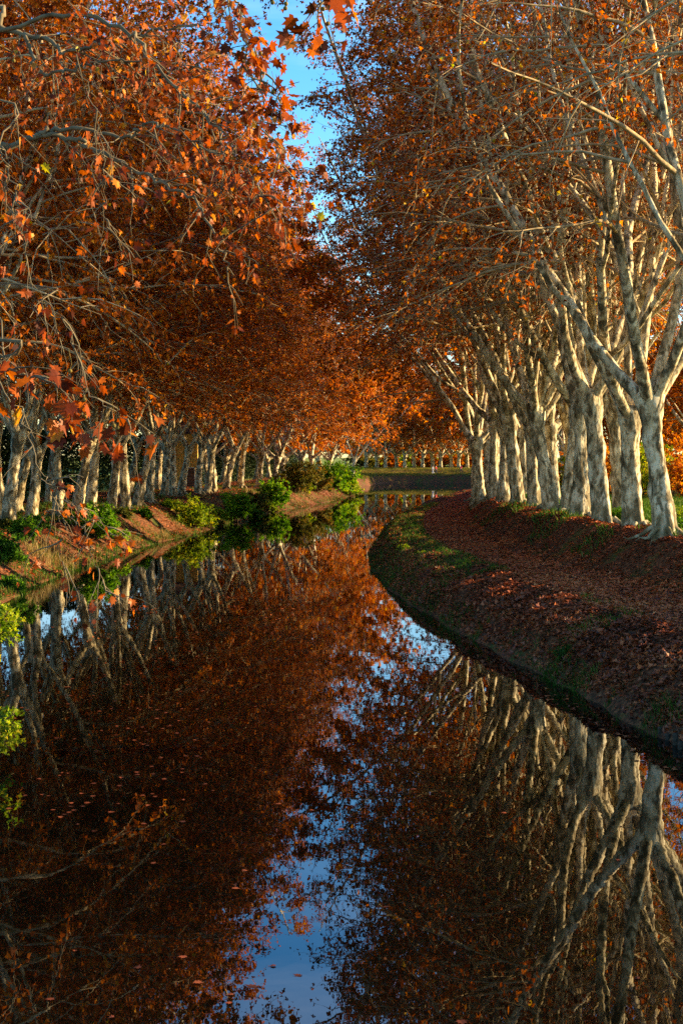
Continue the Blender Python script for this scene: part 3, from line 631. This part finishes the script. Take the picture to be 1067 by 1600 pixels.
# ------------------------------------------------------------------ yellow shed
def box(g,x0,x1,y0,y1,z0,z1):
    V=[(x,y,z) for x in (x0,x1) for y in (y0,y1) for z in (z0,z1)]
    g.add(V,[[0,1,3,2],[4,6,7,5],[0,4,5,1],[2,3,7,6],[0,2,6,4],[1,5,7,3]],rng.random())
def shed():
    D=132.; x0=shp(258,D); x1=shp(309,D); e=empty('yellow_shed',((x0+x1)/2,D,1.8))
    tag(e,'yellow boarded shed seen between the trunks of the left bank','shed')
    w=(x1-x0)/2; ym=plain('yellow_boards',(.62,.40,.10),.8,.25,3); dm=plain('shed_roof',(.12,.07,.05),.8,.3,3); wm_=plain('white_frame',(.6,.6,.55),.6)
    g=Geo(); n=14
    for i in range(n):
        a=-w+2*w*i/n; box(g,a+.01,a+2*w/n-.01,(i%2)*.03,.12,-.1,5.2)
    for i in range(10): a=.14+i*.4; box(g,w-.1,w+(i%2)*.03,a,a+.39,-.1,5.2)
    g.build('wall',ym,e,False)
    g=Geo(); V=[(-w-.4,-.4,5.1),(w+.4,-.4,5.1),(w+.4,4.6,5.1),(-w-.4,4.6,5.1),(-w-.4,2.1,6.6),(w+.4,2.1,6.6)]
    g.add(V,[[0,1,5,4],[2,3,4,5],[0,3,2,1]]); g.add(np.array(V)[[0,4,3,1,2,5]],[[0,1,2],[3,4,5]]); g.build('roof',dm,e,False)
    g=Geo(); box(g,w-1.2,w-.3,-.05,-.005,0,1.9); d=g.build('door',dm,e,False)
    g=Geo(); box(g,w-1.28,w-1.2,-.07,-.003,0,1.98); box(g,w-.3,w-.22,-.07,-.003,0,1.98); box(g,w-1.28,w-.22,-.07,-.003,1.9,1.98); g.build('door_frame',wm_,d,False)
shed()

# ------------------------------------------------------------------ wooden piles at the right water's edge
pm_=plain('weathered_wood',(.06,.045,.03),.9,.4,20,.01)
for i,(u,v,h) in enumerate([(1030,1151,.30),(1041,1156,.22),(1053,1164,.34),(1061,1171,.26),(955,1096,.22)]):
    D=H*F/(v-HY); g=Geo(); r=np.random.default_rng(i)
    t=np.linspace(0,1,7); P=np.stack([.02*t,.01*t,-.5+(h+.5)*t],-1); R=np.array([.05,.052,.05,.048,.045,.043,.012])*r.uniform(.9,1.2)
    P[-1]=P[-2]+[0,0,.005]; tubes(g,P[None],R[None],9,(1+.09*r.normal(size=(1,7,9))))
    o=g.build('wooden_post',pm_); o.location=((u-HX)/F*D,D,0)
    tag(o,['short weathered stake left of its cluster in the right corner','low broken stake second in the right corner cluster','tallest pale stake standing at the right water edge','stake nearest the right edge of the frame','lone stub of a stake farther up the right bank'][i],'post','wooden stakes at the right bank')

# ------------------------------------------------------------------ litter, grass, floating leaves
def scatter(n,xr,yr,fn,r):
    x=r.uniform(*xr,n); u=r.random(n); y=yr[0]*(yr[1]/yr[0])**u
    z,d,l=terrain(x,y); k=fn(x,y,d,l,r); return x[k],y[k],z[k],d[k],l[k]
r=np.random.default_rng(21)
x,y,z,d,l=scatter(420000,(0,17),(18,150),lambda x,y,d,l,r:(~l)&(d>.25)&(d<7.5)&(x<y*.3+1.5)&(r.random(len(x))<np.where((d>2.2)&(d<5.2),.95,np.where((y>46)&(d<2.2),.3,.85)+.9*vn(x,y,.5))),r)
g=Geo(); n=len(x); a=r.uniform(0,2*pi,n)
leaves(g,np.stack([x,y,z+.035],-1),.11*r.uniform(.6,1.4,n),np.stack([np.cos(a),np.sin(a),r.normal(size=n)*.18],-1),0,np.clip(r.beta(2,2.2,n)+np.where((d>2.2)&(d<5.2),.14,-.12)+.3*vn(x,y,.8),0,1),.5,r)
print('litter',n)
x,y,z,d,l=scatter(260000,(0,12),(17,75),lambda x,y,d,l,r:(~l)&(d>.05)&(d<1.5)&(x<y*.3+1.5)&(r.random(len(x))<.55+.9*vn(x,y,.9)),r); n=len(x)
leaves(g,np.stack([x,y,z+.03],-1),.10*r.uniform(.6,1.4,n),r.normal(size=(n,3)),0,np.clip(r.beta(2,2.6,n)+.3*vn(x,y,.8),0,1),.9,r)
x,y,z,d,l=scatter(5000,(0,12),(17,75),lambda x,y,d,l,r:(~l)&(d>.0)&(d<.6)&(vn(x,y,.8)>.05),r); n=len(x)
a=r.uniform(0,6.28,n); Dr=np.stack([np.cos(a),np.sin(a),r.uniform(-.6,.3,n)],-1); groots=Geo()
tubes(groots,grow(np.stack([x,y,z+.02],-1),Dr,r.uniform(.3,.9,n),5,.9,.25,r),np.broadcast_to(np.linspace(.012,.004,6),(n,6)),4)
tag(groots.build('roots',M['darkstem'],None,False),'thin bare roots and dead stems hanging from the right bank','roots',kind='stuff')
tag(g.build('leaf_litter',M['litter'],None,False),'thick brown leaf litter on the towpath and right bank','leaf litter',kind='stuff')
x,y,z,d,l=scatter(190000,(-24,6),(20,190),lambda x,y,d,l,r:(l)&(d>.15)&(d<12)&(x>-y*.26-1)&(r.random(len(x))<.55+.9*vn(x,y,.35)),r)
g=Geo(); n=len(x); a=r.uniform(0,2*pi,n)
leaves(g,np.stack([x,y,z+.035],-1),.12*r.uniform(.7,1.35,n)*(1+y/200),np.stack([np.cos(a),np.sin(a),r.normal(size=n)*.2],-1),0,np.clip(r.beta(2.5,2,n),0,1),.5,r)
print('litter left',n)
tag(g.build('leaf_litter',M['litter'],None,False),'sunlit orange leaf litter on the left bank slope','leaf litter',kind='stuff')

def blades(g,x,y,z,h,r,spread=.5,wd=.012):
    n=len(x); a=r.uniform(0,2*pi,n); b=r.uniform(0,2*pi,n); h=h*r.uniform(.5,1.3,n); l=r.uniform(.1,1,n)*spread*h
    wx_,wy_=np.cos(b)*wd,np.sin(b)*wd; P=np.stack([x,y,z-.02],-1)
    t1=P+np.stack([np.cos(a)*l*.3,np.sin(a)*l*.3,h*.6],-1); t2=P+np.stack([np.cos(a)*l,np.sin(a)*l,h],-1)
    w=np.stack([wx_,wy_,0*wx_],-1)
    V=np.stack([P-w,P+w,t1+w*.8,t1-w*.8,t2],1); bs=(np.arange(n)*5)[:,None]
    rn=np.clip(r.beta(2,2.4,n)+.4*vn(x,y,.8),0,1)
    k0=g.n; g.add(V.reshape(-1,3),np.array([[0,1,2,3]])+bs,np.repeat(rn,5)); g.F.setdefault(3,[]).append(np.array([[3,2,4]])+bs+k0)
gpatch=lambda x,y,s,t:vn(x,y,s)+.5*vn(x+13,y,s*2.7)>t
x,y,z,d,l=scatter(260000,(0,13),(18,130),lambda x,y,d,l,r:(~l)&(d>.0)&(d<2.6)&((gpatch(x,y,.45,.24)&(r.random(len(x))<.6))|((y>44)&(y<105)&gpatch(x,y,.7,-.3))),r)
g=Geo(); blades(g,x,y,z,.16,r,.9,.009); print('grass r',len(x))
x,y,z,d,l=scatter(120000,(0,13),(16,120),lambda x,y,d,l,r:(~l)&(d>-.12)&(d<.5)&gpatch(x,y,1.1,.12),r); blades(g,x,y,z,.3,r,1.1,.008)
tag(g.build('grass',M['grass'],None,False),'dark green grass tufts along the right verge','grass',kind='stuff')
x,y,z,d,l=scatter(200000,(3,40),(30,150),lambda x,y,d,l,r:(~l)&(d>5.2)&(d<26)&(x<y*.27+2)&((d>8)|gpatch(x,y,.5,.12)),r)
g=Geo(); blades(g,x,y,z,.26,r,.7,.016); print('grass field',len(x))
tag(g.build('grass',M['grass'],None,False),'long sunlit grass in the field behind the right trunks','grass',kind='stuff')
x,y,z,d,l=scatter(260000,(-24,5),(24,180),lambda x,y,d,l,r:(l)&(d>-.1)&(d<9)&(x>-y*.27-1)&((d<.8)&gpatch(x,y,.4,-.1)|gpatch(x,y,.45,.12)),r)
g=Geo(); blades(g,x,y,z,.24,r,.8,.013); print('grass l',len(x))
tag(g.build('grass',M['grass'],None,False),'green grass fringing the water along the left bank','grass',kind='stuff')
x=r.uniform(-2,34,60000); y=r.uniform(236,292,60000); z,d,l=terrain(x,y); k=l&(d>.05)&(d<22); x,y,z=x[k],y[k],z[k]
g2=Geo(); blades(g2,x,y,z,.26,r,.9,.03); tag(g2.build('grass',M['olive'],None,False),'rough dry grass on the bank across the bend','grass',kind='stuff')
x,y,z,d,l=scatter(160000,(-20,2),(40,170),lambda x,y,d,l,r:(l)&(d>.1)&(d<3.5)&gpatch(x+40,y+9,.33,.36),r)
g=Geo(); blades(g,x,y,z,.55,r,.9,.010); print('dry',len(x))
tag(g.build('dry_grass',M['dry'],None,False),'pale dry grass clumps on the left bank','dry grass',kind='stuff')

# floating leaves
r=np.random.default_rng(77); fl=[]
def leafmesh(seed,big=True):
    rr=np.random.default_rng(seed); g=Geo(); leaves(g,np.zeros((1,3)),.10,np.array([[0,1.,0]]),1,np.array([rr.uniform(.0,.4)]),.12,rr); return g.mesh('floating_leaf',M['litter'],False)
FM=[leafmesh(i) for i in range(8)]
def water_pts(n,fn):
    out=[]
    while len(out)<n:
        v=r.uniform(880,1600); u=r.uniform(0,1067); D=H*F/(v-HY); x=(u-HX)/F*D
        z,d,_l=terrain(np.array([x]),np.array([D]),False)
        if d[0]<-.25 and fn(u,v,d[0],x,D): out.append((x,D))
    return out
pts=water_pts(270,lambda u,v,d,x,D:r.random()<(.9 if (u<330 and v<1300) else .12 if d<-2 else .75)*(.15+1.6*max(0,float(vn(x,D,.4))+.2)))
for i,(x,y) in enumerate(pts):
    o=bpy.data.objects.new('floating_leaf',FM[i%8]); o.location=(x,y,.006); s=r.uniform(.5,.95); o.scale=(s,s,.4); o.rotation_euler=(0,0,r.uniform(0,6.28)); link(o)
    tag(o,'small brown leaf drifting among others on the dark canal water','leaf','leaves drifting on the canal')
for (u,v,lab) in [(401,1543,'brown plane leaf floating alone on the blue sky reflection'),(470,1525,'tiny curled leaf right of the larger one on the blue reflection')]:
    D=H*F/(v-HY); o=bpy.data.objects.new('floating_leaf',FM[3]); o.location=((u-HX)/F*D,D,.006); s=1.2 if u<450 else .8; o.scale=(s,s,.8 if u<450 else .5); o.rotation_euler=(0,0,1.2); link(o); tag(o,lab,'leaf')
# uncounted drifting leaf rafts farther off
n=90000; u=r.uniform(0,1,n); y=17*(230/17)**u; x=r.uniform(-14,24,n); z,d,l=terrain(x,y,False)
rf=vn(x*.5,y*.25,1.)+.5*vn(x*1.5,y*.6,1.)
k=(d<-.3)&(((rf>.36)&(y>36))|((d>-.9)&(rf>.1)))&(r.random(n)<.22); x=x[k];y=y[k]; g=Geo(); n=len(x); print('float',n)
a=r.uniform(0,2*pi,n); leaves(g,np.stack([x,y,np.full(n,.012)],-1),.12*r.uniform(.6,1.2,n),np.stack([np.cos(a),np.sin(a),0*a],-1),0,None,.08,r)
tag(g.build('drifting_leaves',M['litter'],None,False),'thin rafts of fallen leaves drifting on the canal','leaves',kind='stuff')

# ------------------------------------------------------------------ people on the far path
def skin_obj(name,verts,edges,rad,m,parent,sub=1):
    me=bpy.data.meshes.new(name); me.from_pydata(verts,edges,[]); o=bpy.data.objects.new(name,me); link(o,parent)
    o.modifiers.new('s','SKIN'); sv=me.skin_vertices[0].data
    for i,rr in enumerate(rad): sv[i].radius=(rr,rr)
    sv[0].use_root=True
    b=o.modifiers.new('u','SUBSURF'); b.levels=sub; b.render_levels=sub; me.materials.append(m); return o
def person(label,u,D,top,legs,step=.22,face=0.):
    x=(u-HX)/F*D; z=float(terrain(np.array([x]),np.array([D]),True)[0][0])
    e=empty('person',(x,D,z),face); tag(e,label,'person','walkers on the far path')
    skin=plain('skin',(.45,.27,.19),.6); 
    V=[(0,0,.92),(0,0,1.15),(0,0,1.38),(0,0,1.46),(0,.01,1.56),(0,.02,1.64)]; R=[.13,.12,.13,.05,.085,.07]; E=[(0,1),(1,2),(2,3),(3,4),(4,5)]
    def ch(st,pts,rs):
        p=st
        for q,rr in zip(pts,rs): V.append(q); R.append(rr); E.append((p,len(V)-1)); p=len(V)-1
        return p
    for s in (-1,1):
        ch(0,[(.09*s,0,.86),(.1*s,step*.5*s,.48),(.1*s,step*s-.03,.08),(.1*s,step*s+.12,.04)],[.09,.055,.04,.035])
        w=ch(2,[(.18*s,0,1.36),(.22*s,-.06*s,1.10),(.22*s,-.02-.12*s,.88),(.22*s,-.14*s,.82)],[.055,.04,.028,.03])
        b=V[w]
        for k in range(4): ch(w,[(b[0]-.02*s,b[1]-.03+.02*k,b[2]-.05),(b[0]-.03*s,b[1]-.03+.02*k,b[2]-.09+.006*k)],[.009,.008])
        ch(w,[(b[0]-.03*s,b[1]+.04,b[2]-.02),(b[0]-.04*s,b[1]+.055,b[2]-.05)],[.01,.009])
    skin_obj('body',V,E,R,skin,e)
    jm=plain('jacket_'+label[:6],top,.8); lm=plain('trousers_'+label[:6],legs,.8)
    skin_obj('jacket',[(0,0,.9),(0,0,1.15),(0,0,1.37),(.18,0,1.35),(.22,-.06,1.10),(.22,-.14,.9),(-.18,0,1.35),(-.22,.06,1.1),(-.22,.10,.9)],[(0,1),(1,2),(2,3),(3,4),(4,5),(2,6),(6,7),(7,8)],[.17,.15,.155,.075,.06,.05,.075,.06,.05],jm,e)
    skin_obj('trousers',[(0,0,.94),(.09,0,.84),(.1,step*.5,.48),(.1,step-.03,.1),(-.09,0,.84),(-.1,-step*.5,.48),(-.1,-step-.03,.1)],[(0,1),(1,2),(2,3),(0,4),(4,5),(5,6)],[.14,.10,.075,.06,.10,.075,.06],lm,e)
    g=Geo(); ball(g,np.array([0,.0,1.62]),.1,10,8,squash=(.9,.95,1.05)); g.build('hair',plain('hair_'+label[:6],(.05,.03,.02),.7),e)
    g=Geo(); ball(g,np.array([0,.10,1.57]),.018,6,5); g.build('nose',skin,e)
person('walker in white top and pale trousers on the far path',676,266,(.75,.73,.7),(.6,.6,.62),face=1.2)
person('walker in dark red jacket close behind the white one',681,267,(.4,.03,.04),(.05,.05,.07),face=1.2)
person('walker in bright pink top walking alone at right',720,265,(.75,.06,.12),(.03,.03,.05),face=-1.2)

# ------------------------------------------------------------------ light, sky, camera
EL=radians(15); AZ=radians(10)           # azimuth measured from +X towards +Y
sd=np.array([cos(EL)*cos(AZ),cos(EL)*sin(AZ),sin(EL)])
from mathutils import Vector
sun=bpy.data.lights.new('sun','SUN'); sun.energy=5; sun.angle=radians(.5); sun.color=(1,.72,.38)
so=link(bpy.data.objects.new('sun',sun)); so.rotation_euler=Vector(sd).to_track_quat('Z','Y').to_euler()
W=bpy.data.worlds.new('World'); S.world=W; W.use_nodes=True; nt=W.node_tree; nt.nodes.clear()
sk=nt.nodes.new('ShaderNodeTexSky'); sk.sky_type='NISHITA'; sk.sun_disc=False; sk.sun_elevation=EL
sk.sun_rotation=radians(90)-AZ; sk.air_density=1.0; sk.dust_density=.3; sk.ozone_density=2.5
# thin cirrus in the sky
tc=nt.nodes.new('ShaderNodeTexCoord'); mp=nt.nodes.new('ShaderNodeMapping'); mp.inputs['Scale'].default_value=(1.6,1.6,9); mp.inputs['Rotation'].default_value=(.25,.12,0)
no=nt.nodes.new('ShaderNodeTexNoise'); no.inputs['Scale'].default_value=2.2; no.inputs['Detail'].default_value=7; no.inputs['Roughness'].default_value=.55
cr=ramp(nt,[(.48,(0,0,0)),(.78,(.26,.26,.26))])
mx=nt.nodes.new('ShaderNodeMixRGB'); mx.inputs[2].default_value=(5.5,5.8,6.3,1)
bg=nt.nodes.new('ShaderNodeBackground'); bg.inputs[1].default_value=.1
ow=nt.nodes.new('ShaderNodeOutputWorld')
K=nt.links.new; K(tc.outputs['Generated'],mp.inputs[0]); K(mp.outputs[0],no.inputs['Vector']); K(no.outputs['Fac'],cr.inputs[0]); K(cr.outputs[0],mx.inputs[0]); K(sk.outputs[0],mx.inputs[1]); hs=nt.nodes.new('ShaderNodeHueSaturation'); hs.inputs['Saturation'].default_value=1.36; K(mx.outputs[0],hs.inputs['Color']); K(hs.outputs[0],bg.inputs[0]); K(bg.outputs[0],ow.inputs[0])

cam=bpy.data.cameras.new('camera'); co=link(bpy.data.objects.new('camera',cam)); co.location=(0,0,H); co.rotation_euler=(radians(90),0,0)
cam.sensor_fit='VERTICAL'; cam.sensor_height=36; cam.lens=50; cam.shift_y=-(800-HY)/1600; cam.clip_end=6000; cam.clip_start=.1
S.camera=co
S.view_settings.view_transform='Standard'; S.view_settings.look='None'; S.view_settings.exposure=1.95; S.view_settings.gamma=1
cy=S.cycles; cy.max_bounces=6; cy.diffuse_bounces=3; cy.glossy_bounces=3; cy.transmission_bounces=3; cy.transparent_max_bounces=4
cy.caustics_reflective=False; cy.caustics_refractive=False; cy.sample_clamp_indirect=4; cy.use_denoising=False
